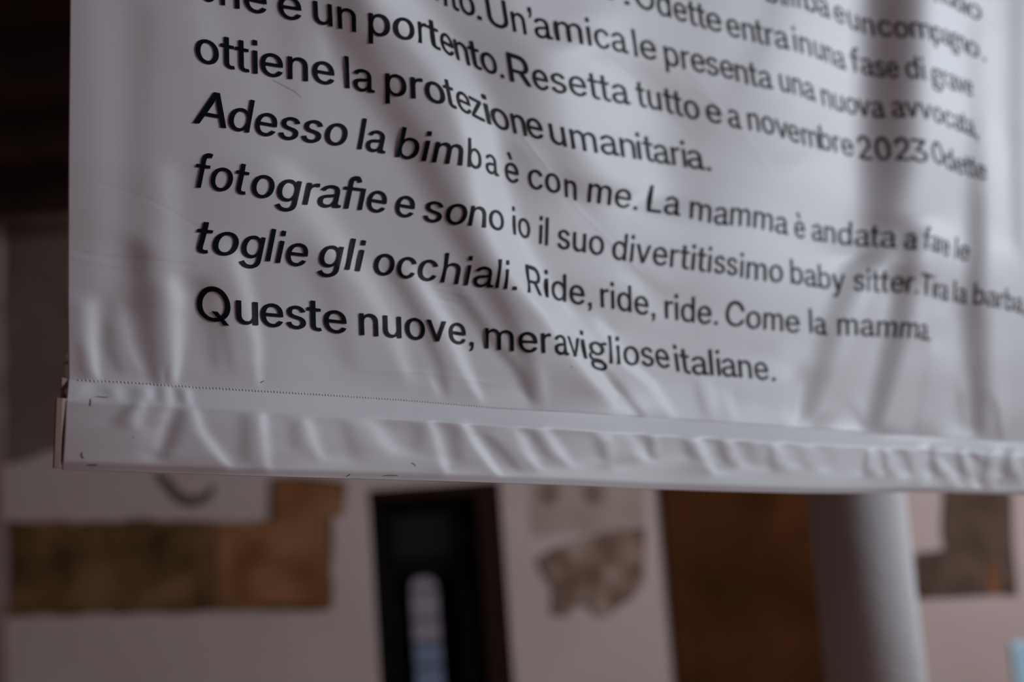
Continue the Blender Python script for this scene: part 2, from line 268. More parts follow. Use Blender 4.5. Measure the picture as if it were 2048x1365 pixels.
# dark passage beyond, closed by an arched window
YE = 14.0
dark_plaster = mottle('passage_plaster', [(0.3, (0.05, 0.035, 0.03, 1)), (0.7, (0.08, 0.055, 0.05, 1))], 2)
q0, q1 = W(827, 1300, YE)[0], W(883, 1300, YE)[0]
zt = W(855, 1155, YE)[2]
pa = min(dl, q0) - 0.6; pb = max(dr, q1) + 0.4
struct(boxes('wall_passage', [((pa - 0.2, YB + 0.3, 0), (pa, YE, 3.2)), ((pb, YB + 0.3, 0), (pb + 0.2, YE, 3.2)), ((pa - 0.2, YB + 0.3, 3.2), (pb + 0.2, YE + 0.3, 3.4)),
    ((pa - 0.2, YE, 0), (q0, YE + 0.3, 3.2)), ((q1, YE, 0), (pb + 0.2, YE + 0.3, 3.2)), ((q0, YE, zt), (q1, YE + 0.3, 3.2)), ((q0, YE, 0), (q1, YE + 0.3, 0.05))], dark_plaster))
win = bpy.data.objects.new('window_1', None); COL.objects.link(win); win.location = (q0, YE, 0.05); struct(win)
def pane_mat(name, col, s):
    m = mat(name, (0.2, 0.2, 0.2, 1), 0.5); bb = m.node_tree.nodes['Principled BSDF']
    bb.inputs['Emission Color'].default_value = col; bb.inputs['Emission Strength'].default_value = s
    return m
pm = [pane_mat('window_pane_lower', srgb(66, 72, 86), 1.0), pane_mat('window_pane_upper', srgb(84, 76, 84), 1.0)]
rad = (q1 - q0) / 2; xc = (q0 + q1) / 2; zs = zt - rad
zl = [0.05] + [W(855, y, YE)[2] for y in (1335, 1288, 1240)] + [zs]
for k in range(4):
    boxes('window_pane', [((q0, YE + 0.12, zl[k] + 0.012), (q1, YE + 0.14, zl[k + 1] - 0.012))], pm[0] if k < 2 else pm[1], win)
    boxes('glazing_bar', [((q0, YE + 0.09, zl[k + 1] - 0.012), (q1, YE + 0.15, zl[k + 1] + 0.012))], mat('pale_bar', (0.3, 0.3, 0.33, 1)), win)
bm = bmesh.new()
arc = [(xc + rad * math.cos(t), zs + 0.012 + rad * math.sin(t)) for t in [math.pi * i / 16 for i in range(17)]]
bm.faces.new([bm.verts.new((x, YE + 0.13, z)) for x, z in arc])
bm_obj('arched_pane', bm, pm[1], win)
bm = bmesh.new()      # spandrels that make the head of the opening round
for s in (0, 1):
    pts = arc[:9] if s == 0 else arc[8:]
    corner = (q1, zt + 0.02) if s == 0 else (q0, zt + 0.02)
    for (p, q) in zip(pts, pts[1:]):
        vs = [bm.verts.new((X, YE + 0.02, Z)) for X, Z in (corner, p, q)]
        bm.faces.new(vs)
bm_obj('window_spandrel', bm, dark_plaster, win)

# fragments of old wall decoration
tag(plate('fresco_fragment', [(22, 1044), (330, 1040), (545, 1046), (548, 952), (650, 956), (690, 968), (690, 1028), (664, 1036), (664, 1218), (400, 1222), (22, 1232)], YB, 0.02, fresco, None, 0.012, 1),
    'long dark brown fresco fragment on the back wall, left of the doorway', 'fresco')
fw = plate('fresco_patch', [(430, 1050), (552, 1040), (560, 958), (684, 972), (682, 1030), (656, 1040), (656, 1206), (560, 1212), (440, 1206)], YB - 0.02, 0.004, fresco_warm, None, 0.012, 2)
tag(fw, 'warm red-brown end of the brown fresco beside the dark doorway', 'fresco')
tag(plate('brown_plaster_patch', [(14, 445), (700, 445), (700, 830), (330, 850), (132, 900), (14, 930)], YB, 0.012, plaster_brown, None, 0.015, 3),
    'darker brownish plaster high on the wall, left of the hanging banner', 'plaster')  # upper wall area coloured darker and browner than the plaster around it
tag(plate('painted_scroll', [(318, 940), (345, 962), (362, 985), (388, 994), (412, 985), (425, 970), (432, 980), (415, 1006), (385, 1016), (352, 1006), (330, 978), (308, 950)], YB, 0.006, mottle('scroll_brown', [(0.3, (0.09, 0.06, 0.045, 1)), (0.7, (0.16, 0.11, 0.085, 1))], 8)),
    'small dark curved painted scroll just under the banner hem, above the long fresco', 'fresco')
faded = mottle('faded_fresco', [(0.33, (0.12, 0.072, 0.05, 1)), (0.5, (0.22, 0.14, 0.105, 1)), (0.66, (0.40, 0.30, 0.25, 1))], 5.0)
tag(plate('fresco_fragment', [(1078, 1112), (1118, 1088), (1180, 1070), (1240, 1062), (1288, 1050), (1292, 1170), (1262, 1200), (1232, 1212), (1225, 1232), (1188, 1232), (1178, 1205), (1150, 1212), (1140, 1226), (1108, 1222), (1104, 1180), (1086, 1140)], YB, 0.02, faded, None, 0.02, 4),
    'mottled brown fresco patch on the pale pillar between doorway and dark pier', 'fresco')
tint = mottle('tinted_plaster', [(0.3, (0.36, 0.285, 0.25, 1)), (0.7, (0.48, 0.385, 0.335, 1))], 4)
tag(plate('plaster_panel', [(1062, 940), (1290, 940), (1292, 1045), (1180, 1062), (1064, 1075)], YB, 0.006, tint, None, 0.01, 5),
    'faintly browner plaster field with two spots, above the mottled patch', 'plaster')
spot = mottle('spot_brown', [(0.3, (0.20, 0.14, 0.11, 1)), (0.7, (0.30, 0.22, 0.18, 1))], 8)
for k, (x, y) in enumerate(((1098, 985), (1188, 985))):
    tag(plate('painted_spot', [(x + 22 * math.cos(t), y + 26 * math.sin(t)) for t in [i * math.pi / 6 for i in range(12)]], YB - 0.006, 0.004, spot, None, 0, 6 + k),
        ['dim brown painted spot on the pillar, the one nearer the doorway', 'dim brown painted spot on the pillar, the one nearer the dark pier'][k], 'fresco')
fr_right = mottle('right_fresco', [(0.35, (0.075, 0.045, 0.03, 1)), (0.6, (0.12, 0.08, 0.058, 1)), (0.72, (0.17, 0.11, 0.08, 1))], 4.0)
tag(plate('fresco_fragment', [(1884, 900), (2012, 900), (2024, 1000), (2034, 1188), (1830, 1198), (1832, 1104), (1888, 1100)], YB, 0.02, fr_right, None, 0.012, 8),
    'grey-brown stepped fresco fragment on the wall right of the white column', 'fresco')
tag(plate('painted_spot', [(1975, 1130), (1992, 1128), (1998, 1160), (1996, 1188), (1980, 1188)], YB - 0.02, 0.004, fresco_warm, None, 0, 9),
    'small rusty orange mark low in the right-hand fresco', 'fresco')

# dark stone pier and round white column
YP = 9.96
p0 = W(1336, 1150, YP)[0]; p1 = W(1700, 1150, YP)[0]
pier = empty('stone_pier', ((p0 + p1) / 2, YP, 0), 'wide dark brown square stone pier left of the round white column', 'pier')
boxes('shaft', [((p0, YP, 0.35), (p1, YB - 0.001, ZC - 0.001))], pier_mat, pier, 0.02)
boxes('plinth', [((p0 - 0.08, YP - 0.08, 0), (p1 + 0.08, YB - 0.001, 0.35))], pier_mat, pier, 0.02)
YC = 4.2
c0 = W(1655, 1170, YC)[0]; c1 = W(1852, 1170, YC)[0]
r = (c1 - c0) / 2; cc = ((c0 + c1) / 2, YC + r)
column = empty('round_column', (cc[0], cc[1], 0), 'round white plastered column lit from the right under the banner', 'column')
lathe('shaft', [(r * 1.04, 0.3), (r * 1.02, 1.5), (r * 0.98, 3.0), (r * 0.94, ZC - 0.25)], cc, column_mat, column)
lathe('base', [(r * 1.35, 0.0), (r * 1.35, 0.14), (r * 1.25, 0.18), (r * 1.2, 0.24), (r * 1.06, 0.3)], cc, column_mat, column)
lathe('capital', [(r * 1.02, ZC - 0.25), (r * 1.05, ZC - 0.2), (r * 1.3, ZC - 0.12), (r * 1.32, ZC - 0.1), (r * 1.32, ZC)], cc, column_mat, column)

# pale blue board at the right edge of the picture
YS = 7.5
s0 = W(2022, 1320, YS); st = W(2040, 1284, YS)[2]
blue = mottle('pale_blue_board', [(0.3, (0.42, 0.66, 0.80, 1)), (0.7, (0.48, 0.72, 0.85, 1))], 3, rough=0.5)
metal = mat('stand_metal', (0.2, 0.2, 0.22, 1), 0.4)
board = empty('display_board', (s0[0] + 0.25, YS, 0), 'pale blue board standing at the far right edge, right of the column', 'board')
boxes('panel', [((s0[0], YS - 0.015, st - 0.7), (s0[0] + 0.5, YS + 0.015, st))], blue, board, 0.012)
boxes('post', [((s0[0] + 0.235, YS + 0.015, 0.02), (s0[0] + 0.265, YS + 0.045, st - 0.05))], metal, board)
boxes('foot', [((s0[0] + 0.05, YS - 0.15, 0), (s0[0] + 0.45, YS + 0.2, 0.02))], metal, board, 0.005)
# ================================================================== the printed banner
# rectified plane of the hanging cloth, camera coordinates (x right, y down, z forward)
AX = nrm((4750 - 1024.0, 1060 - 682.5, F))              # along the cloth, to the right and away
_u = np.array((222 - 1024.0, -13500.0, F))
AZ = nrm(_u - AX * np.dot(_u, AX))                      # up the cloth
NN = np.cross(AX, AZ)
def ray(px, py):
    return np.stack([(px - CX) / F, (py - CY) / F, np.ones_like(px)], -1)
OP = ray(np.array(395.0), np.array(682.0)) * 1.2
if np.dot(NN, OP) > 0: NN = -NN
AZ = -AZ if AZ[1] > 0 else AZ
def interp_curve(pts):
    xs = np.array([p[0] for p in pts], float); ys = np.array([p[1] for p in pts], float)
    return lambda v: np.interp(v, xs, ys)
left_edge = interp_curve([(-500, 146), (0, 140), (300, 137), (600, 135.5), (753, 137), (777, 135), (809, 132), (854, 130), (904, 127), (939, 124.5), (1000, 122)])
seam_y = interp_curve([(100, 757), (135, 760), (240, 765), (340, 772), (450, 779), (600, 788), (792, 800), (997, 817), (1150, 825), (1378, 840), (1655, 860), (1840, 872), (2048, 885), (2300, 899)])
bottom_y = interp_curve([(100, 937.5), (125, 938.5), (450, 950), (737, 958), (1000, 966), (1150, 971), (1300, 978), (1450, 983), (1600, 986.5), (1700, 987), (1840, 984), (2048, 990), (2300, 996)])

# ---- the folds: direction and strength of the surface's turn, sampled along each crease
BASE = interp_curve([(100, -62), (250, -42), (420, -32), (600, -10), (720, -6), (860, -4), (1000, 6), (1100, 20), (1250, 28), (1400, 9), (1600, 11), (1750, 2), (1900, -22), (2048, -44), (2300, -44)])
FOLDS = [
 (75, [(770, -600, 60), (790, 0, 55), (850, 70, 50), (905, 140, 42), (945, 220, 38), (968, 300, 38), (985, 400, 40), (1005, 460, 38), (1045, 540, 36), (1115, 630, 32), (1180, 720, 26), (1225, 800, 18)]),
 (-34, [(650, -600, 60), (690, 60, 50), (760, 180, 48), (830, 290, 42), (880, 390, 38), (922, 480, 32), (962, 550, 30), (1010, 630, 26), (1052, 720, 20), (1070, 800, 14)]),
 (14, [(1040, -600, 50), (1050, 20, 48), (1090, 90, 45)]),
 (52, [(1150, 90, 60), (1200, 230, 85), (1280, 400, 70)]),
 (14, [(1200, 30, 50), (1240, 130, 50), (1330, 280, 50)]),
 (-16, [(1120, 330, 25), (1210, 460, 28), (1300, 570, 24)]),
 (14, [(1060, 280, 30), (1160, 400, 35), (1260, 520, 30), (1300, 620, 25)]),
 (-12, [(1555, -20, 30), (1540, 60, 38), (1480, 190, 40)]),
 (12, [(1670, -20, 30), (1660, 90, 40), (1640, 220, 45), (1600, 330, 50)]),
 (-128, [(1800, -600, 54), (1797, 0, 52), (1792, 150, 50), (1785, 300, 54, 0.78), (1775, 400, 52, 0.62), (1765, 470, 46, 0.5), (1755, 540, 40, 0.3)]),
 (-52, [(1748, 500, 40), (1700, 575, 38), (1668, 660, 36), (1642, 760, 34), (1618, 840, 24)]),
 (-70, [(1832, 450, 28), (1822, 540, 31), (1806, 640, 33), (1780, 750, 33), (1750, 870, 26)]),
 (20, [(1775, 540, 16), (1750, 620, 22), (1715, 720, 22), (1685, 800, 20), (1660, 850, 14)]),
 (10, [(1890, -600, 30), (1888, 0, 32), (1885, 100, 32), (1898, 250, 36), (1890, 400, 32), (1880, 500, 30), (1868, 600, 28), (1850, 700, 26), (1815, 790, 22), (1782, 860, 14)]),
 (-58, [(1950, 40, 22, 0.2), (1954, 180, 22, 0.25), (1956, 300, 24, 0.45), (1960, 420, 26, 0.85), (1960, 500, 26), (1955, 600, 29), (1960, 700, 30), (1965, 790, 23), (1964, 870, 14)]),
 (-22, [(2040, -600, 24), (2038, 0, 24), (2035, 250, 22), (2040, 500, 16)]),
 (16, [(2000, 250, 22), (1998, 500, 22), (2004, 700, 18), (2014, 880, 14)]),
 (18, [(1905, 620, 14), (1898, 740, 14), (1886, 870, 12)]),
 (-28, [(1862, 690, 10), (1852, 760, 11), (1834, 860, 11)]),
 (-26, [(1922, 770, 8), (1926, 850, 8)]),
 (-34, [(1994, 800, 7), (2004, 876, 7)]),
 (-14, [(1700, 800, 12), (1738, 860, 10)]),
 (-10, [(1560, 700, 25), (1530, 820, 18)]),
 (34, [(1592, 745, 14), (1588, 800, 15), (1586, 850, 10)]),
 (26, [(1200, 640, 14), (1255, 725, 14), (1305, 765, 12), (1345, 828, 9)]),
 (-34, [(1140, 650, 15), (1200, 730, 14), (1250, 785, 12), (1290, 838, 8)]),
 (-16, [(1395, 760, 10), (1410, 830, 8)]),
 (24, [(1462, 790, 8), (1470, 840, 7)]),
 (14, [(1425, 770, 10), (1432, 835, 8)]),
 # left part
 (10, [(205, -100, 40), (215, 200, 36), (215, 420, 30), (205, 600, 26)]),
 (-12, [(285, 0, 36), (280, 250, 34), (275, 420, 32), (285, 560, 28)]),
 (-36, [(274, 480, 28), (286, 600, 28), (300, 700, 23), (315, 780, 10)]),
 (20, [(340, 330, 28), (345, 480, 25), (352, 600, 20)]),
 (52, [(352, 560, 26), (356, 660, 20), (355, 720, 13), (351, 772, 7)]),
 (56, [(186, 600, 24), (185, 680, 16), (192, 735, 12), (199, 762, 8)]),
 (-18, [(160, 690, 12), (164, 730, 14), (170, 765, 10)]),
 (-22, [(215, 640, 14), (222, 700, 15), (240, 745, 12)]),
 (18, [(240, 600, 14), (262, 690, 13), (285, 745, 10)]),
 (-22, [(335, 735, 5), (334, 772, 5)]),
 (18, [(323, 745, 4), (325, 772, 4)]),
 (-20, [(410, 560, 20), (424, 650, 20), (430, 740, 14)]),
 (32, [(470, 500, 24), (498, 600, 19), (516, 690, 14), (518, 770, 8)]),
 (-18, [(445, 640, 12), (462, 740, 12)]),
 (12, [(400, -50, 36), (420, 60, 36), (420, 140, 30)]),
 (-12, [(570, -50, 32), (575, 120, 36), (590, 260, 36)]),
 (12, [(640, 50, 18), (650, 130, 14)]),
 (20, [(560, 320, 40), (650, 450, 38), (735, 570, 30), (790, 670, 22), (818, 760, 13)]),
 (-14, [(600, 480, 34), (660, 600, 32), (700, 740, 25)]),
 (-24, [(770, 520, 20), (835, 630, 18), (880, 730, 14), (894, 790, 8)]),
 (34, [(830, 540, 20), (895, 650, 18), (932, 740, 14), (962, 800, 8)]),
 (-30, [(905, 570, 18), (975, 670, 16), (1035, 740, 14), (1066, 805, 8)]),
 (16, [(860, 750, 8), (875, 790, 7)]),
 (18, [(1085, 740, 10), (1095, 812, 8)]),
]
HEM = [(14, [(760, 836, 260), (770, 965, 260)]),  # below the stitched line: same entries
 (60, [(298, 772, 8), (300, 800, 6)]), (62, [(338, 774, 6), (342, 806, 5)]), (60, [(376, 776, 7), (383, 812, 6)]),
 (-34, [(270, 775, 9), (266, 812, 9)]), (-36, [(318, 776, 6), (320, 804, 6)]), (-44, [(358, 778, 7), (363, 808, 7)]),
 (30, [(180, 765, 14), (168, 792, 14)]), (34, [(236, 772, 8), (238, 800, 9)]), (-26, [(212, 776, 10), (222, 800, 10)]),
 (34, [(290, 800, 8), (280, 826, 10), (270, 858, 9)]), (30, [(345, 800, 8), (328, 840, 9), (312, 900, 10)]),
 (38, [(388, 815, 8), (402, 862, 10), (430, 900, 12), (458, 934, 8)]), (-30, [(258, 812, 11), (232, 850, 14)]),
 (-32, [(362, 820, 10), (345, 868, 14), (325, 920, 12)]), (14, [(295, 850, 16), (285, 920, 14)]),
 (-22, [(488, 828, 13), (488, 925, 12)]), (36, [(525, 826, 9), (531, 890, 9), (536, 940, 7)]),
 (-20, [(585, 838, 13), (590, 900, 11)]), (26, [(615, 840, 10), (628, 885, 10), (643, 918, 8)]),
 (-16, [(686, 842, 12), (714, 922, 14)]), (22, [(748, 846, 16), (780, 905, 18)]), (-18, [(836, 850, 14), (834, 905, 14)]),
 (34, [(862, 842, 9), (878, 890, 9), (892, 946, 7)]), (-22, [(905, 852, 12), (915, 925, 12)]), (36, [(926, 842, 9), (958, 895, 9), (998, 950, 7)]),
 (-20, [(968, 868, 12), (1010, 910, 12), (1036, 942, 8)]), (28, [(1036, 860, 9), (1056, 905, 9), (1078, 938, 7)]),
 (-20, [(1062, 862, 9), (1098, 918, 9)]), (26, [(1090, 856, 9), (1118, 900, 10), (1140, 930, 8)]),
 (-22, [(1190, 870, 10), (1212, 922, 10)]), (20, [(1224, 876, 8), (1226, 935, 8)]), (28, [(1270, 876, 9), (1286, 920, 9)]),
 (-30, [(1298, 872, 8), (1303, 912, 7)]), (14, [(1317, 876, 6), (1320, 915, 6)]), (-26, [(1370, 876, 10), (1388, 918, 10)]),
 (38, [(1400, 876, 8), (1412, 910, 9), (1426, 944, 7)]), (-30, [(1440, 878, 8), (1453, 925, 7)]), (24, [(1468, 884, 7), (1480, 932, 8)]),
 (-14, [(1500, 885, 8), (1506, 925, 8)]), (-26, [(1542, 892, 6), (1546, 938, 7)]), (20, [(1560, 885, 8), (1574, 935, 9)]),
 (-14, [(1602, 892, 9), (1606, 930, 8)]), (14, [(1630, 890, 8), (1636, 940, 8)]), (-10, [(1665, 895, 8), (1668, 940, 8)]),
 (-42, [(1736, 898, 6), (1732, 948, 7)]), (22, [(1752, 900, 8), (1754, 948, 8)]), (-36, [(1767, 898, 6), (1773, 945, 6)]),
 (26, [(1784, 900, 7), (1796, 955, 7)]), (-28, [(1812, 902, 6), (1824, 948, 6)]), (22, [(1848, 890, 9), (1847, 965, 8)]),
 (-46, [(1865, 895, 7), (1874, 950, 9)]), (24, [(1880, 915, 8), (1922, 975, 7)]), (-42, [(1918, 900, 6), (1930, 950, 6)]),
 (32, [(1934, 905, 6), (1952, 975, 6)]), (-30, [(1946, 902, 6), (1962, 925, 6)]), (-38, [(1980, 905, 6), (1968, 970, 7)]),
 (34, [(1994, 900, 6), (1990, 978, 6)]), (-48, [(2024, 898, 7), (2016, 950, 9)]), (30, [(2030, 900, 7), (2050, 965, 7)]),
]
HEM_ = [(a * 1.12, [(p[0], p[1], p[2] * (1.35 if p[2] < 50 else 1)) for p in pts]) for a, pts in HEM]
CREASES = [  # fine pressed lines in the cloth: depth, polyline
 (-0.00030, [(138, 500), (200, 512), (300, 521), (400, 534)]), (0.00025, [(138, 515), (210, 528), (300, 540)]),
 (0.00030, [(860, 574), (900, 584), (950, 600)]), (-0.00028, [(850, 590), (890, 602), (935, 616)]),
 (0.0002, [(700, 740), (850, 745), (1000, 770)]), (0.0003, [(1290, 60), (1400, 160), (1500, 290)]), (0.0003, [(1380, 160), (1480, 250), (1560, 370)]),
 (-0.00022, [(1150, 60), (1300, 180), (1400, 300)]), (0.0003, [(1030, 250), (1160, 420), (1300, 560)]), (-0.00018, [(180, 360), (300, 400), (420, 470)]),
]
KS = 0.0072
def smooth(a, b, v):
    t = np.clip((v - a) / (b - a), 0, 1)
    return t * t * (3 - 2 * t)
def strokes(px, py, entries, f):
    g = np.zeros(px.size); x1 = px.ravel(); y1 = py.ravel()
    order = np.argsort(y1); ysort = y1[order]
    for amp, pts in entries:
        ys = np.array([p[1] for p in pts], float)
        a, b = np.searchsorted(ysort, [ys[0] - f, ys[-1] + f])
        idx = order[a:b]; wm = 3.2 * max(p[2] for p in pts)
        q = x1[idx]; idx = idx[(q > min(p[0] for p in pts) - wm) & (q < max(p[0] for p in pts) + wm)]
        X = x1[idx]; Y = y1[idx]
        xc = np.interp(Y, ys, [p[0] for p in pts]); w = np.interp(Y, ys, [p[2] for p in pts])
        am = np.interp(Y, ys, [p[3] if len(p) > 3 else 1.0 for p in pts])
        win = smooth(ys[0] - f, ys[0] + f, Y) * (1 - smooth(ys[-1] - f, ys[-1] + f, Y))
        g[idx] += amp * am * win * np.exp(-((X - xc) / w) ** 2)
    return g.reshape(px.shape)
DX = 0.0018
NX, NZ = 1440, 768
X0, Z0 = -0.36, -0.28
gX = X0 + DX * np.arange(NX); gZ = Z0 + DX * np.arange(NZ)
GX, GZ = np.meshgrid(gX, gZ)
def plane_pt(X, Z, H):
    return OP + X[..., None] * AX + Z[..., None] * AZ + H[..., None] * NN
def project(P):
    return P[..., 0] / P[..., 2] * F + CX, P[..., 1] / P[..., 2] * F + CY
def ramp(t):
    e = 0.12
    c = np.clip(t, 0, 1)
    return np.where(t < 0, 0, np.where(t > 1, 1, (c - e * np.exp(-c / e) * 0 - (1 - c) * c * 0)))
KX, KZ = np.meshgrid(2 * np.pi * np.fft.fftfreq(NX, DX), 2 * np.pi * np.fft.fftfreq(NZ, DX))
H = np.zeros_like(GX)
for it in range(4):
    PX, PY = project(plane_pt(GX, GZ, H))
    PXc = np.clip(PX, -500, 3200); PYc = np.clip(PY, -900, 1300)
    sy = seam_y(PXc); by = bottom_y(PXc)
    up = 1 - smooth(-3, 3, PYc - sy)
    g = BASE(PXc) + strokes(PXc, PYc, FOLDS, 22.0) * up + strokes(PXc, PYc, HEM_, 9.0) * (1 - up)
    g *= smooth(-420, 60, PX) * (1 - smooth(2250, 3100, PX))
    G = np.fft.fft2(-KS * g)
    h = np.real(np.fft.ifft2(G * (-1j * KX) / (KX ** 2 + 0.04 * KZ ** 2 + 25.0)))
    # hem: the doubled strip bulges over the battens, the seam draws the cloth in
    sc = F / 1.2 / 1000                                     # px per mm near the left edge
    v = (PYc - sy) / (by - sy)
    h = h + 0.0128 * ramp((v - 0.01) / 0.23) - 0.0030 * smooth(0.90, 1.03, v)
    for d, pts in CREASES:
        xs = [p[0] for p in pts]; yc = np.interp(PXc, xs, [p[1] for p in pts])
        h = h + d * np.exp(-((PYc - yc) / 3.0) ** 2) * smooth(xs[0] - 5, xs[0] + 20, PXc) * (1 - smooth(xs[-1] - 30, xs[-1] + 5, PXc))
    i0 = int((0.0 - X0) / DX)
    h = h - h[int((0 - Z0) / DX), i0]
    H = H * 0.35 + h * 0.65
HZ_, HX_ = np.gradient(H, DX)
def bil(A, X, Z):
    u = np.clip((X - X0) / DX, 0, NX - 2.001); w = np.clip((Z - Z0) / DX, 0, NZ - 2.001)
    i = u.astype(int); j = w.astype(int); a = u - i; b = w - j
    return A[j, i] * (1 - a) * (1 - b) + A[j, i + 1] * a * (1 - b) + A[j + 1, i] * (1 - a) * b + A[j + 1, i + 1] * a * b
def cub(A, X, Z):
    u = np.clip((X - X0) / DX, 1, NX - 3.001); w = np.clip((Z - Z0) / DX, 1, NZ - 3.001)
    i = u.astype(int); j = w.astype(int); a = u - i; b = w - j
    def wt(t): return (((-t ** 3 + 3 * t ** 2 - 3 * t + 1) / 6), ((3 * t ** 3 - 6 * t ** 2 + 4) / 6), ((-3 * t ** 3 + 3 * t ** 2 + 3 * t + 1) / 6), (t ** 3 / 6))
    wa, wb = wt(a), wt(b); s = 0
    for m in range(4):
        for n in range(4): s = s + A[j + m - 1, i + n - 1] * wa[n] * wb[m]
    return s
def cloth(px, py, off=0.0):
    """cloth surface (camera coords) seen at a photograph point, lifted by off along the plane normal"""
    px = np.asarray(px, float); py = np.asarray(py, float)
    V = ray(px, py)
    vn = V @ NN; va = V @ AX; vz = V @ AZ
    on = OP @ NN; oa = OP @ AX; oz = OP @ AZ
    lam = on / vn
    for k in range(10):
        X = lam * va - oa; Z = lam * vz - oz
        f = lam * vn - on - bil(H, X, Z)
        d = vn - bil(HX_, X, Z) * va - bil(HZ_, X, Z) * vz
        d = np.minimum(d, 0.25 * vn)                    # vn < 0: keep the step safe where the cloth is seen edge-on
        lam = lam - f / d
    X = lam * va - oa; Z = lam * vz - oz
    lam = (on + cub(H, X, Z)) / vn * 0.5 + lam * 0.5
    return V * lam[..., None] + off * NN
print('slopes', HX_.min(), HX_.max(), 'height', H.min(), H.max())

cloth_mat = mat('white_satin_cloth', (0.80, 0.795, 0.80, 1), 0.5, 0.35)
nt = cloth_mat.node_tree; cb = nt.nodes['Principled BSDF']
tc = nt.nodes.new('ShaderNodeTexCoord')
nz = nt.nodes.new('ShaderNodeTexNoise'); nz.inputs['Scale'].default_value = 2600; nz.inputs['Detail'].default_value = 2
nt.links.new(tc.outputs['Object'], nz.inputs['Vector'])
bp = nt.nodes.new('ShaderNodeBump'); bp.inputs['Strength'].default_value = 0.10; bp.inputs['Distance'].default_value = 0.0004
nt.links.new(nz.outputs['Fac'], bp.inputs['Height']); nt.links.new(bp.outputs['Normal'], cb.inputs['Normal'])
n3 = nt.nodes.new('ShaderNodeTexNoise'); n3.inputs['Scale'].default_value = 5; n3.inputs['Detail'].default_value = 4
nt.links.new(tc.outputs['Object'], n3.inputs['Vector'])
rp = nt.nodes.new('ShaderNodeValToRGB'); rp.color_ramp.elements[0].color = (0.775, 0.735, 0.75, 1); rp.color_ramp.elements[1].color = (0.83, 0.79, 0.805, 1)
rp.color_ramp.elements[0].position = 0.3; rp.color_ramp.elements[1].position = 0.7
nt.links.new(n3.outputs['Fac'], rp.inputs['Fac']); nt.links.new(rp.outputs['Color'], cb.inputs['Base Color'])

bpos = c2w(cloth(np.array(400.0), np.array(950.0)))
banner = empty('banner', tuple(bpos), 'hanging white cloth banner with large black printed Italian text and a stitched hem', 'banner')
def adopt(o):
    o.parent = banner; o.matrix_parent_inverse = Matrix.Translation(-banner.location); return o
RIGHT = 2300.0
ns = 721
s = np.linspace(0, 1, ns)[None, :]
def panel(y_of, ts, name):
    ts = ts[:, None]
    px = np.full((len(ts), ns), 0.0) + s * RIGHT
    for _ in range(3):
        py = y_of(px, ts)
        xl = left_edge(py)
        px = xl + s * (RIGHT - xl)
    py = y_of(px, ts)
    return px, py
TOP = -520.0
ts = np.concatenate([np.linspace(0, 0.36, 30, endpoint=False), np.linspace(0.36, 1, 290)])
px, py = panel(lambda x, t: TOP + (seam_y(x) - TOP) * t, ts, 'p')
P = cloth(px, py)
step = P[-3:-2] - P[-5:-4]
P = np.concatenate([P[:-1], P[-2:-1] + step, P[-2:-1] + 2 * step, P[-2:-1] + 3 * step])
body = adopt(grid_mesh('cloth_panel', c2w(P)[..., :], cloth_mat))
sol = body.modifiers.new('thickness', 'SOLIDIFY'); sol.thickness = 0.0006; sol.offset = -1
# hem: front layer, rounded lower fold, back layer
ts = np.linspace(0, 1, 64)
px, py = panel(lambda x, t: seam_y(x) + (bottom_y(x) - seam_y(x)) * t, ts, 'h')
Pf = cloth(px, py)
rows = [Pf]
bottom = Pf[-1]
for k in range(1, 9):
    a = math.pi * k / 8
    rows.append((bottom + (-NN) * 0.0008 * (1 - math.cos(a)) - AZ * 0.0005 * math.sin(a))[None])
vv = np.linspace(0.0, 1, len(Pf[::-4][1:]))[:, None, None]
back = Pf[::-4][1:] - NN * (0.002 + 0.014 * smooth(0.0, 0.25, vv))
rows.append(back + NN * 0.012 * smooth(0.75, 1.0, vv))
hem = adopt(grid_mesh('hem_pocket', c2w(np.concatenate(rows)), cloth_mat))
sol = hem.modifiers.new('thickness', 'SOLIDIFY'); sol.thickness = 0.0004; sol.offset = -1

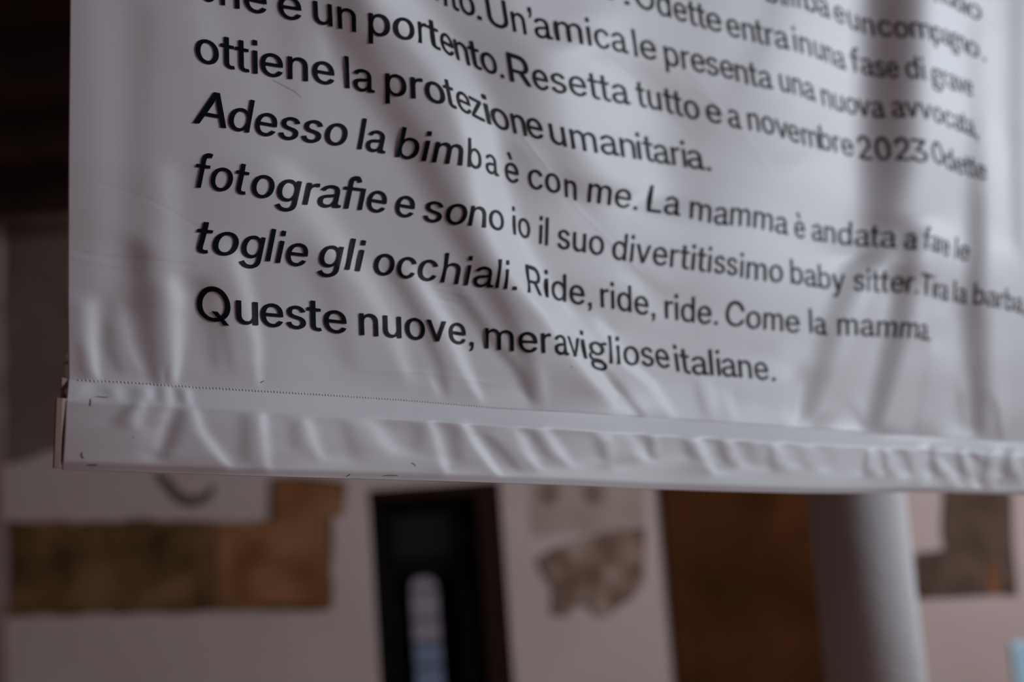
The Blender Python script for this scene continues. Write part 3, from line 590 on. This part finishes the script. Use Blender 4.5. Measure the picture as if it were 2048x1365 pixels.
# battens pushed into the hem, their ends showing at the left
cream = mottle('cream_batten', [(0.3, (0.29, 0.21, 0.165, 1)), (0.7, (0.34, 0.25, 0.20, 1))], 60, rough=0.6, bump=0.1)
def plane_of(px, py, depth):
    V = ray(np.array(float(px)), np.array(float(py)))
    lam = (OP @ NN + depth) / (V @ NN)
    return V * lam
def batten(x0t, x0b, ytop, ybot, fr_t, fr_b, d0, d1, thick):
    """a thin flexible strip running inside the hem; fr: its place between seam (0) and lower fold (1)"""
    n = 40; F_, B_ = [], []
    for i in range(n + 1):
        t = (i / n) ** 2.2
        xt = x0t + (1850 - x0t) * t; xb = x0b + (1850 - x0b) * t
        k = min(1, t * 8)
        yt = ytop * (1 - k) + (seam_y(xt) + (bottom_y(xt) - seam_y(xt)) * fr_t) * k if k < 1 else seam_y(xt) + (bottom_y(xt) - seam_y(xt)) * fr_t
        yb_ = ybot * (1 - k) + (seam_y(xb) + (bottom_y(xb) - seam_y(xb)) * fr_b) * k
        xm = max(xt, 134.0); ym_ = seam_y(xm) * 0.4 + bottom_y(xm) * 0.6
        dep = float((cloth(np.array(xm), np.array(ym_)) - OP) @ NN) - (d0 + (d1 - d0) * min(1, max(0, xt - 126) / 18))
        db = dep - 0.0032
        F_.append((plane_of(xt, yt, dep), plane_of(xb, yb_, db)))
        B_.append((plane_of(xt, yt, dep) - NN * thick, plane_of(xb, yb_, db) - NN * thick))
    bm = bmesh.new()
    R = [[bm.verts.new(tuple(c2w(p))) for p in (F_[i][0], F_[i][1], B_[i][1], B_[i][0])] for i in range(n + 1)]
    for a, b in zip(R, R[1:]):
        for q in range(4): bm.faces.new((a[q], a[(q + 1) % 4], b[(q + 1) % 4], b[q]))
    bm.faces.new(R[0][::-1]); bm.faces.new(R[-1])
    bmesh.ops.recalc_face_normals(bm, faces=bm.faces)
    return adopt(bm_obj('batten', bm, cream))
hd = float((cloth(np.array(132.0), np.array(870.0)) - OP) @ NN)
b2 = batten(114.0, 108.5, 796, 936.5, 0.30, 0.86, -0.0010, 0.0050, 0.0035)
b2['label'] = 'front cream batten, lower end stub'
b1 = batten(123.5, 119.5, 755, 933, 0.30, 0.86, 0.0120, 0.0140, 0.0022)
b1['label'] = 'rear cream batten, taller end stub'

# stitches along the seam
thread = mat('white_thread', (0.93, 0.92, 0.93, 1), 0.4)
rnd = random.Random(4)
xs = [158.0]
while xs[-1] < 2200:
    z = cloth(np.array(xs[-1]), seam_y(xs[-1]))[2]
    xs.append(xs[-1] + 8.0 / (1 + 0.00075 * (xs[-1] - 158)) )
V, Fc = [], []
xs = np.array(xs); ys = seam_y(xs)
Pc = cloth(xs, ys + 0.0, 0.00005); Pd = cloth(xs + 1.6, ys + 0.6, 0.00005)
for i in range(len(xs)):
    ax = nrm(-AZ + nrm(Pd[i] - Pc[i]) * rnd.uniform(0.25, 0.55)); c = Pc[i] + AZ * (rnd.uniform(-.0002, .0002))
    e1 = nrm(np.cross(ax, NN)); e2 = np.cross(ax, e1); L = 0.0013; r0 = 0.00050
    o = len(V)
    for t, k in ((-1, 0.15), (-0.5, 0.9), (0.5, 0.9), (1, 0.15)):
        for q in range(6):
            a = q * math.pi / 3
            V.append(c + ax * L * t + (e1 * math.cos(a) + e2 * math.sin(a)) * r0 * k)
    for j in range(3):
        for q in range(6): Fc.append((o + j * 6 + q, o + j * 6 + (q + 1) % 6, o + (j + 1) * 6 + (q + 1) % 6, o + (j + 1) * 6 + q))
st = adopt(link_mesh('seam_stitching', c2w(np.array(V)), Fc, thread, None, True)); st['kind'] = 'stuff'

# ---- printed text
ink = mat('black_print', (0.0035, 0.004, 0.007, 1), 0.5, 0.06)
XH, CAPH = 350.0, 509.0
S0 = 69.0 / 509.0
def parse(s): return [[tuple(map(int, l.split()[i:i + 2])) for i in range(0, len(l.split()), 2)] for l in s.split('/')]
def embolden(L, dx, dy):
    n = len(L); out = []
    for i in range(n):
        p0, p, p1 = L[i - 1], L[i], L[(i + 1) % n]
        a = (p[0] - p0[0], p[1] - p0[1]); b = (p1[0] - p[0], p1[1] - p[1])
        la = math.hypot(*a) or 1; lb = math.hypot(*b) or 1
        n1 = (-a[1] / la, a[0] / la); n2 = (-b[1] / lb, b[0] / lb)
        m = (n1[0] + n2[0], n1[1] + n2[1]); k = 1 + n1[0] * n2[0] + n1[1] * n2[1]
        k = max(k, 0.5)
        out.append((p[0] + dx * m[0] / k, p[1] + dy * m[1] / k))
    return out
def winding(pt, loops):
    w = 0; x, y = pt
    for L in loops:
        for i in range(len(L)):
            x0, y0 = L[i - 1]; x1, y1 = L[i]
            if (y0 <= y) != (y1 <= y):
                t = (y - y0) / (y1 - y0)
                if x0 + t * (x1 - x0) > x: w += 1 if y1 > y0 else -1
    return w
_cache = {}
def glyph(ch, wt=8.0):
    if (ch, wt) in _cache: return _cache[(ch, wt)]
    adv, s = GLYPHS[ch]
    loops = [embolden(L, wt, 0.5) for L in parse(s)]
    pts = []; edges = []
    for L in loops:
        o = len(pts); pts += L; edges += [(o + i, o + (i + 1) % len(L)) for i in range(len(L))]
    xs = [p[0] for p in pts]; ysv = [p[1] for p in pts]
    gx = min(xs) + 23
    while gx < max(xs):
        gy = math.floor(min(ysv) / 42) * 42 + 17
        while gy < max(ysv):
            pts.append((gx, gy + 0.37)); gy += 42
        gx += 42
    vc, _, fc, *_r = delaunay_2d_cdt([Vector(p) for p in pts], edges, [], 0, 1e-4)
    vc = [(v.x, v.y) for v in vc]
    tris = [tuple(f) for f in fc if winding((sum(vc[i][0] for i in f) / 3, sum(vc[i][1] for i in f) / 3), loops) != 0]
    arr = np.array(vc)
    lo, hi = arr[sorted({i for t in tris for i in t})][:, 0].min(), arr[sorted({i for t in tris for i in t})][:, 0].max()
    _cache[(ch, wt)] = (adv, arr, tris, lo, hi)
    return _cache[(ch, wt)]
def fit(u, x, w_s):
    """smooth curve through the traced points (least squares with a bending penalty)"""
    st = 40.0; u = np.array(u, float); x = np.array(x, float)
    g = np.arange(u.min() - 120, u.max() + 160, st); n = len(g)
    t = (u - g[0]) / st; i = t.astype(int); a = t - i
    A = np.zeros((len(u), n)); A[np.arange(len(u)), i] = 1 - a; A[np.arange(len(u)), i + 1] = a
    D = np.zeros((n - 2, n)); k = np.arange(n - 2); D[k, k] = 1; D[k, k + 1] = -2; D[k, k + 2] = 1
    Y = np.linalg.solve(A.T @ A + w_s * D.T @ D, A.T @ x)
    def f(q):
        t = np.clip((q - g[0]) / st, 1, n - 3.001); i = t.astype(int); a = t - i     # Catmull-Rom
        p0, p1, p2, p3 = Y[i - 1], Y[i], Y[i + 1], Y[i + 2]
        return 0.5 * (2 * p1 + (p2 - p0) * a + (2 * p0 - 5 * p1 + 4 * p2 - p3) * a * a + (3 * p1 - p0 - 3 * p2 + p3) * a ** 3)
    return f
LEAN = np.array([  # x, y, drift of the upright strokes to the right per unit downwards
 (450, 10, .02), (640, 40, .05), (745, 50, .0), (840, 70, .02), (870, 80, .15), (915, 120, .2), (950, 130, .18), (1023, 140, .15), (1270, 90, .14), (1275, 20, .08), (1500, 70, .13), (1700, 50, .12),
 (435, 95, .01), (480, 110, .02), (575, 140, .01), (693, 145, .04), (772, 170, .0), (822, 180, .03), (895, 190, .2), (955, 220, .22), (1010, 250, .2), (1100, 260, .17), (1190, 280, .15), (1340, 320, .14),
 (500, 230, .02), (725, 270, .01), (800, 285, -.03), (880, 310, .0), (935, 300, .13), (980, 330, .2), (1050, 350, .2), (1130, 380, .2), (1180, 385, .1), (1290, 400, .03), (1380, 430, .12), (1500, 450, .12),
 (420, 350, .0), (610, 380, .0), (700, 400, .0), (930, 430, .0), (985, 440, .2), (1025, 430, .18), (1085, 460, .1), (1150, 490, .14), (1250, 495, .07), (1400, 540, .1),
 (400, 480, -.02), (545, 490, .0), (700, 520, .0), (890, 560, .02), (950, 560, .03), (1000, 560, .05), (1052, 560, .24), (1200, 590, .22), (1260, 600, .18), (1330, 620, .2), (1390, 630, .15), (1620, 640, .2), (1700, 660, .2), (1600, 560, .2), (1708, 480, .17),
 (480, 620, .02), (720, 650, .03), (800, 660, .03), (980, 680, .0), (1085, 690, .03), (1140, 690, .1), (1170, 700, .18), (1220, 710, .06), (1237, 710, .06), (1355, 720, .14), (1425, 720, .09), (1500, 740, .1),
 (1850, 60, .15), (1900, 200, .12), (1900, 350, .12), (1900, 500, .08), (1960, 600, .08), (1850, 650, .05)])
def lean(px, py):
    d2 = ((px[..., None] - LEAN[:, 0]) / 34) ** 2 + ((py[..., None] - LEAN[:, 1]) / 40) ** 2
    w = 1 / (0.6 + d2) ** 2
    return (w * LEAN[:, 2]).sum(-1) / w.sum(-1)
CROP = {1: (350, 0, 2.926), 2: (350, 350, 2.926), 3: (900, 0, 3.413), 4: (1450, 0, 3.413), 5: (900, 350, 3.413), 6: (1450, 350, 3.413),
        7: (1750, 400, 4.55), 8: (1100, 680, 2.16), 9: (1150, 0, 6.827), 10: (1450, 0, 6.827), 11: (1750, 0, 6.872), 12: (380, 0, 5.69), 13: (840, 0, 5.69)}
LINES = [
 (0, 'nuovo', [('nu', 11, 800, 20, 1080, 110), ('o', 11, 1095, 125, 1205, 190), ('v', 11, 1205, 195, 1290, 235), ('o', 11, 1290, 240, 1460, 285)]),
 (0, 'bimba e un compagno.', [('b', 10, 540, 15, 720, 60), ('im', 10, 765, 72, 1015, 112), ('b', 10, 1085, 128, 1250, 190), ('a ', 10, 1270, 200, 1440, 258), ('e ', 10, 1480, 285, 1640, 345), ('un ', 10, 1668, 370, 2040, 495),
   ('co', 11, 30, 492, 460, 525), ('m', 11, 495, 512, 770, 555), ('pağn', 11, 800, 565, 1255, 735), ('o.', 11, 1268, 745, 1510, 845)]),
 (0, 'o. Odette entra in una fase di grave', [('o', 9, 395, -25, 545, 15), ('. ', 9, 670, 55, 740, 78), ('O', 9, 810, 90, 1080, 175), ('d', 9, 1120, 195, 1305, 245), ('e', 9, 1350, 262, 1525, 312), ('tt', 9, 1545, 330, 1790, 398), ('e ', 9, 1795, 398, 2005, 450),
   ('en', 10, 15, 480, 400, 578), ('tra ', 10, 415, 585, 885, 685), ('in ', 10, 930, 695, 1180, 775), ('una ', 4, 605, 392, 828, 480), ('f', 4, 850, 484, 920, 500), ('ase ', 4, 925, 503, 1190, 532), ('di ', 4, 1230, 532, 1370, 548), ('ğrave', 4, 1400, 562, 1690, 662)]),
 (0, "nto. Un’amica le presenta una nuova avvocata,", [('n', 13, 165, -5, 300, 80), ('to', 13, 340, 95, 622, 205), ('. ', 13, 642, 218, 690, 238), ('U', 13, 765, 275, 1000, 345), ('n’', 13, 1045, 358, 1290, 418), ('a', 13, 1300, 420, 1500, 458), ('mi', 13, 1538, 460, 1942, 525), ('ca ', 3, 985, 322, 1215, 370),
   ('le ', 3, 1250, 386, 1410, 415), ('pre', 3, 1460, 438, 1740, 500), ('se', 3, 1750, 508, 1935, 545), ('nta ', 4, 72, 556, 328, 612), ('una ', 4, 370, 622, 620, 697), ('nuo', 4, 655, 718, 900, 787), ('va ', 4, 905, 788, 1095, 805), ('avv', 4, 1135, 803, 1410, 822), ('ocata,', 4, 1420, 828, 1722, 945)]),
 (0, 'che è un portento. Resetta tutto e a novembre 2023 Odette', [('c', 12, 118, 0, 290, 38), ('he ', 12, 345, 57, 870, 172), ('è ', 12, 1000, 200, 1265, 242), ('un ', 12, 1400, 262, 1888, 372), ('po', 1, 1130, 203, 1400, 243), ('r', 1, 1422, 250, 1475, 262), ('t', 1, 1478, 275, 1548, 297), ('e', 1, 1553, 303, 1628, 338), ('n', 1, 1640, 350, 1718, 388), ('t', 1, 1722, 390, 1788, 413), ('o', 1, 1790, 414, 1882, 445), ('. ', 1, 1900, 455, 1920, 464),
   ('R', 3, 400, 553, 550, 598), ('e', 3, 565, 600, 670, 625), ('se', 3, 690, 628, 930, 665), ('tta ', 3, 945, 670, 1228, 718), ('tu', 3, 1270, 726, 1440, 760), ('tto ', 3, 1462, 765, 1705, 822), ('e ', 3, 1745, 826, 1855, 852), ('a ', 3, 1895, 860, 1990, 885),
   ('nov', 4, 155, 888, 430, 957), ('em', 4, 430, 957, 640, 1020), ('bre ', 4, 650, 1020, 880, 1072), ('202', 4, 905, 1082, 1265, 1098), ('3 ', 4, 1270, 1098, 1388, 1112), ('O', 4, 1410, 1110, 1492, 1138), ('dette', 4, 1500, 1145, 1785, 1232)]),
 (0, 'ottiene la protezione umanitaria.', [('otti', 1, 118, 358, 482, 435), ('ene ', 1, 498, 438, 932, 503), ('la ', 1, 992, 515, 1168, 548), ('pro', 1, 1228, 555, 1578, 618), ('te', 1, 1580, 620, 1728, 675),
   ('z', 3, 138, 798, 225, 835), ('i', 3, 240, 841, 270, 855), ('on', 3, 280, 860, 515, 932), ('e ', 3, 525, 934, 635, 958), ('um', 3, 680, 976, 1000, 1046), ('an', 3, 1025, 1048, 1265, 1088), ('it', 3, 1280, 1089, 1390, 1108), ('ari', 3, 1390, 1108, 1610, 1143), ('a.', 3, 1620, 1145, 1775, 1168)]),
 (1, 'Adesso la bimba è con me. La mamma è andata a fare le', [('A', 1, 103, 720, 298, 752), ('de', 1, 312, 758, 598, 806), ('sso ', 1, 605, 812, 1010, 862), ('la ', 1, 1065, 873, 1232, 903), ('bim', 1, 1288, 918, 1690, 974), ('b', 3, 112, 1138, 215, 1168), ('a ', 3, 238, 1178, 325, 1210),
   ('è ', 3, 372, 1235, 472, 1262), ('co', 3, 530, 1284, 755, 1332), ('n ', 3, 775, 1345, 870, 1376), ('me. ', 5, 930, 186, 1280, 242), ('La ', 5, 1338, 250, 1570, 283), ('ma', 5, 1625, 296, 1896, 348), ('mma ', 6, 28, 342, 430, 413), ('è ', 6, 470, 424, 550, 440), ('an', 6, 585, 446, 755, 472), ('da', 6, 770, 474, 985, 490), ('ta ', 6, 1000, 490, 1170, 500), ('a ', 6, 1215, 503, 1315, 512),
   ('f', 7, 440, 448, 520, 462), ('are ', 7, 508, 465, 685, 520), ('le', 7, 712, 532, 858, 560)]),
 (1, 'fotografie e sono io il suo divertitissimo baby sitter. Tira la barba,', [('fot', 2, 120, 74, 435, 122), ('ogr', 2, 447, 125, 850, 188), ('a', 2, 835, 184, 970, 196), ('ﬁe ', 2, 985, 197, 1240, 230), ('e ', 2, 1288, 240, 1405, 258), ('so', 2, 1450, 270, 1710, 298), ('n', 2, 1712, 297, 1825, 312),
   ('o ', 5, 265, 370, 370, 390), ('io ', 5, 420, 407, 550, 447), ('il ', 5, 600, 470, 690, 489), ('suo ', 5, 728, 500, 1055, 558), ('div', 5, 1105, 573, 1382, 610), ('er', 5, 1385, 613, 1572, 640), ('titi', 5, 1580, 641, 1800, 670), ('ss', 5, 1800, 670, 1965, 692), ('imo ', 6, 97, 700, 400, 736), ('bab', 6, 435, 740, 720, 785), ('y ', 6, 722, 784, 832, 792), ('si', 6, 870, 790, 1005, 800), ('tter. ', 6, 1010, 800, 1322, 812),
   ('Tira ', 7, 430, 866, 672, 922), ('la ', 7, 700, 928, 838, 948), ('ba', 7, 880, 950, 1110, 978), ('rba,', 7, 1115, 983, 1365, 1035)]),
 (1, 'toglie gli occhiali. Ride, ride, ride. Come la mamma.', [('to', 2, 125, 455, 372, 480), ('g', 2, 375, 482, 530, 502), ('lie ', 2, 528, 506, 778, 540), ('gli ', 2, 830, 540, 1118, 572), ('occ', 2, 1162, 580, 1540, 628), ('hia', 2, 1550, 630, 1860, 664), ('li. ', 2, 1868, 663, 1995, 677), ('R', 5, 512, 801, 628, 832), ('ide, ', 5, 640, 835, 960, 898), ('ride, ', 5, 1015, 904, 1395, 970), ('ride. ', 5, 1455, 980, 1825, 1024),
   ('C', 5, 1880, 1026, 2018, 1050), ('o', 6, 144, 1040, 245, 1056), ('m', 6, 254, 1056, 400, 1070), ('e ', 6, 412, 1070, 515, 1082), ('la ', 6, 565, 1076, 695, 1098), ('ma', 6, 755, 1096, 1016, 1104), ('mm', 6, 1028, 1106, 1320, 1120), ('a.', 6, 1325, 1122, 1398, 1136)]),
 (0, 'Queste nuove, meravigliose italiane.', [('Qu', 2, 125, 848, 485, 882), ('es', 2, 500, 884, 765, 906), ('te ', 2, 770, 907, 1003, 932), ('nuov', 2, 1078, 938, 1588, 982), ('e, ', 2, 1603, 984, 1748, 1003), ('mer', 5, 235, 1185, 690, 1221), ('av', 5, 715, 1224, 892, 1250), ('iğ', 5, 905, 1254, 1072, 1284), ('lio', 5, 1085, 1287, 1290, 1302), ('se ', 5, 1305, 1304, 1500, 1326), ('itali', 8, 540, 136, 735, 156), ('ane.', 8, 742, 157, 970, 178)]),
]
SH = 0.21
FXS = 0.12
def blur_in(x): return 0.33 * 20 * max(0.0, 0.816 - (1 - 0.000236 * (x - 395)) / 1.2) - 0.1
for ital, words, pieces in LINES:
    au, ax_, ay_ = [], [], []; placed = []; prev = None; newword = True
    for txt, cr, xl, yl, xr, yr in pieces:
        ox, oy, k = CROP[cr]
        u = 0.0; los, his, loc = [], [], []; wt = 8.0 if ox + xl / k < 860 else 3.5
        for ch in txt.strip():
            adv, arr, tris, lo, hi = glyph(ch, wt)
            if ital:
                q = arr[np.unique(np.array(tris))]; sx = q[:, 0] + SH * (q[:, 1] - 190)
                lo, hi = sx.min(), sx.max()
            loc.append((ch, u)); los.append(u + lo); his.append(u + hi); u += adv
        lo, hi = min(los), max(his)
        x0, x1 = ox + xl / k, ox + xr / k
        x0 += blur_in(x0) * (1.0 if newword else 0.0); x1 -= blur_in(x1) * (1.0 if txt.endswith(' ') else 0.0)
        sc_ = (x1 - x0) / (hi - lo)
        if prev is None: start = 0.0
        else: start = prev[0] + (x0 - prev[1]) / (0.5 * (sc_ + prev[2]))     # gap measured on the cloth
        newword = txt.endswith(' ')
        off = start - lo
        placed += [(ch, off + uu_, wt) for ch, uu_ in loc]
        au += [start, start + hi - lo]; ax_ += [x0, x1]; ay_ += [oy + yl / k, oy + yr / k]
        prev = (start + hi - lo, x1, sc_, max(0.0, u - hi))
    fx, fy = fit(au, ax_, FXS), fit(au, ay_, 6.0)
    VV, TT = [], []; base = 0
    for ch, u0, wt in placed:
        adv, arr, tris, lo, hi = glyph(ch, wt)
        x = arr[:, 0].copy(); y = arr[:, 1]
        yy = np.where(y <= 379, y * XH / 379, XH + (y - 379) * (CAPH - XH) / (509 - 379))
        yy = np.where(y < 0, y, yy)
        if ital: x = x + SH * (y - 190)
        uu = u0 + x
        # the height follows the baseline under the stem, not under the slanted top
        bx = fx(uu); byy = fy(uu)
        S = S0 * (1 - 0.000236 * (bx - 395))
        L = lean(bx, byy - 25)
        X = bx - L * (yy - 175) * S
        Y = byy - yy * S
        VV.append(np.stack([X, Y], -1)); TT += [tuple(i + base for i in t) for t in tris]; base += len(arr)
    VV = np.concatenate(VV)
    P = c2w(cloth(VV[:, 0], VV[:, 1], 0.0007))
    o = link_mesh('printed_line', P, TT, ink)
    o['label'] = 'black printed line of text, visible words "%s"' % ' '.join(words.split()[:3])
    adopt(o)

# ---- marks on the cloth: pencil corners, lint, a loose thread, frayed edge
stain = mat('brown_mark', (0.26, 0.15, 0.12, 1), 0.8)
def mark(strips, material, name, off=0.0004):
    Vv, Ff = [], []
    for pts, w in strips:
        n = len(pts); o = len(Vv)
        for i, (x, y) in enumerate(pts):
            a = pts[max(0, i - 1)]; b = pts[min(n - 1, i + 1)]
            t = nrm((b[0] - a[0], b[1] - a[1])); wd = w * (0.35 + 0.65 * math.sin(math.pi * (i + 0.5) / n))
            for sgn in (-1, 1):
                Vv.append((x - t[1] * wd * sgn / 2, y + t[0] * wd * sgn / 2))
        Ff += [(o + 2 * i, o + 2 * i + 1, o + 2 * i + 3, o + 2 * i + 2) for i in range(n - 1)]
    Vv = np.array(Vv)
    return adopt(link_mesh(name, c2w(cloth(Vv[:, 0], Vv[:, 1], off)), Ff, material))
for pts_w in [([(181, 798), (180.5, 803), (180, 808), (180.5, 813)], 3.2), ([(190, 794), (198, 794), (207, 795), (216, 795)], 1.8),
      ([(163, 905), (163, 911), (165, 916), (168, 917)], 3.4), ([(174, 931), (180, 930.5), (187, 930.5), (195, 930.5)], 2.6)]:
    mark([pts_w], stain, 'pencil_mark', 0.0002)['label'] = 'small brown corner mark near the hem end'
lint = mat('grey_lint', (0.16, 0.13, 0.13, 1), 0.8)
for pts_w in [([(521, 766), (524, 764), (528, 762.5)], 1.8), ([(694, 953), (697, 951.5), (700, 949)], 1.8), ([(766, 952), (780, 951), (796, 952)], 1.1),
      ([(823, 926), (828, 929), (832, 933)], 1.2), ([(266, 874), (267.5, 876)], 1.6), ([(1143, 733), (1144, 735)], 2.2)]:
    mark([pts_w], lint, 'lint_speck')
smudge = mat('faint_smudge', (0.66, 0.59, 0.60, 1), 0.8)
for pts_w in [([(545, 160), (570, 172), (590, 183), (603, 195)], 2.4), ([(572, 176), (592, 182)], 1.6)]:
    mark([pts_w], smudge, 'faint_smudge', 0.00012)
lt = mat('white_speck', (0.75, 0.75, 0.72, 1), 0.7)
mk = mark([([(581, 650), (582.5, 654), (582, 658)], 2.2)], lt, 'white_speck')
# frayed selvedge loops behind the left edge
bm = bmesh.new()
for (x, y0, y1, w) in ((135.5, 706, 723, 4.5), (136, 729, 762, 6.5)):
    n = 10; L = []; R = []
    for i in range(n + 1):
        t = i / n; y = y0 + (y1 - y0) * t; bulge = w * math.sin(math.pi * min(1, t * 1.15)) ** 0.6 if t * 1.15 < 1 else 0
        L.append(bm.verts.new(tuple(c2w(plane_of(x - bulge, y, hd - 0.019)))))
        R.append(bm.verts.new(tuple(c2w(plane_of(x + 8, y, hd - 0.018)))))
    for i in range(n): bm.faces.new((L[i], L[i + 1], R[i + 1], R[i]))
bmesh.ops.solidify(bm, geom=bm.faces[:], thickness=0.0006)
fr = adopt(bm_obj('frayed_selvedge', bm, cloth_mat))
tp = [(137, 724), (134, 726.5), (130, 726), (127.5, 728), (125.5, 727)]
Q = [c2w(plane_of(x, y, hd - 0.006)) for x, y in tp]
V, Fc = [], []
for i, q in enumerate(Q):
    for a in range(5): V.append(q + 0.0005 * (np.array([0, 0, 1]) * math.sin(a * 1.2566) + np.array([0, 1, 0]) * math.cos(a * 1.2566)))
    if i:
        for a in range(5): Fc.append(((i - 1) * 5 + a, (i - 1) * 5 + (a + 1) % 5, i * 5 + (a + 1) % 5, i * 5 + a))
adopt(link_mesh('loose_thread', V, Fc, mat('dark_thread', (0.02, 0.012, 0.012, 1), 0.8), None, True))
# the banner hangs from a pole on two cords
pole_mat = mat('pole_metal', (0.5, 0.5, 0.5, 1), 0.4)
tl = c2w(cloth(np.array(146.0), np.array(TOP))); tr = c2w(cloth(np.array(RIGHT), np.array(TOP)))
def rod(name, a, b, r, material):
    a, b = Vector(a), Vector(b); bm = bmesh.new()
    bmesh.ops.create_cone(bm, cap_ends=True, segments=16, radius1=r, radius2=r, depth=(b - a).length)
    q = (b - a).to_track_quat('Z', 'Y').to_matrix().to_4x4(); q.translation = (a + b) / 2
    bm.transform(q)
    return adopt(bm_obj(name, bm, material, None, True))
rod('hanging_pole', tl - (tr - tl) * 0.03, tr + (tr - tl) * 0.03, 0.012, pole_mat)
for t in (0.05, 0.95):
    p = tl + (tr - tl) * t
    rod('cord', p, (p[0], p[1], ZC), 0.003, pole_mat)
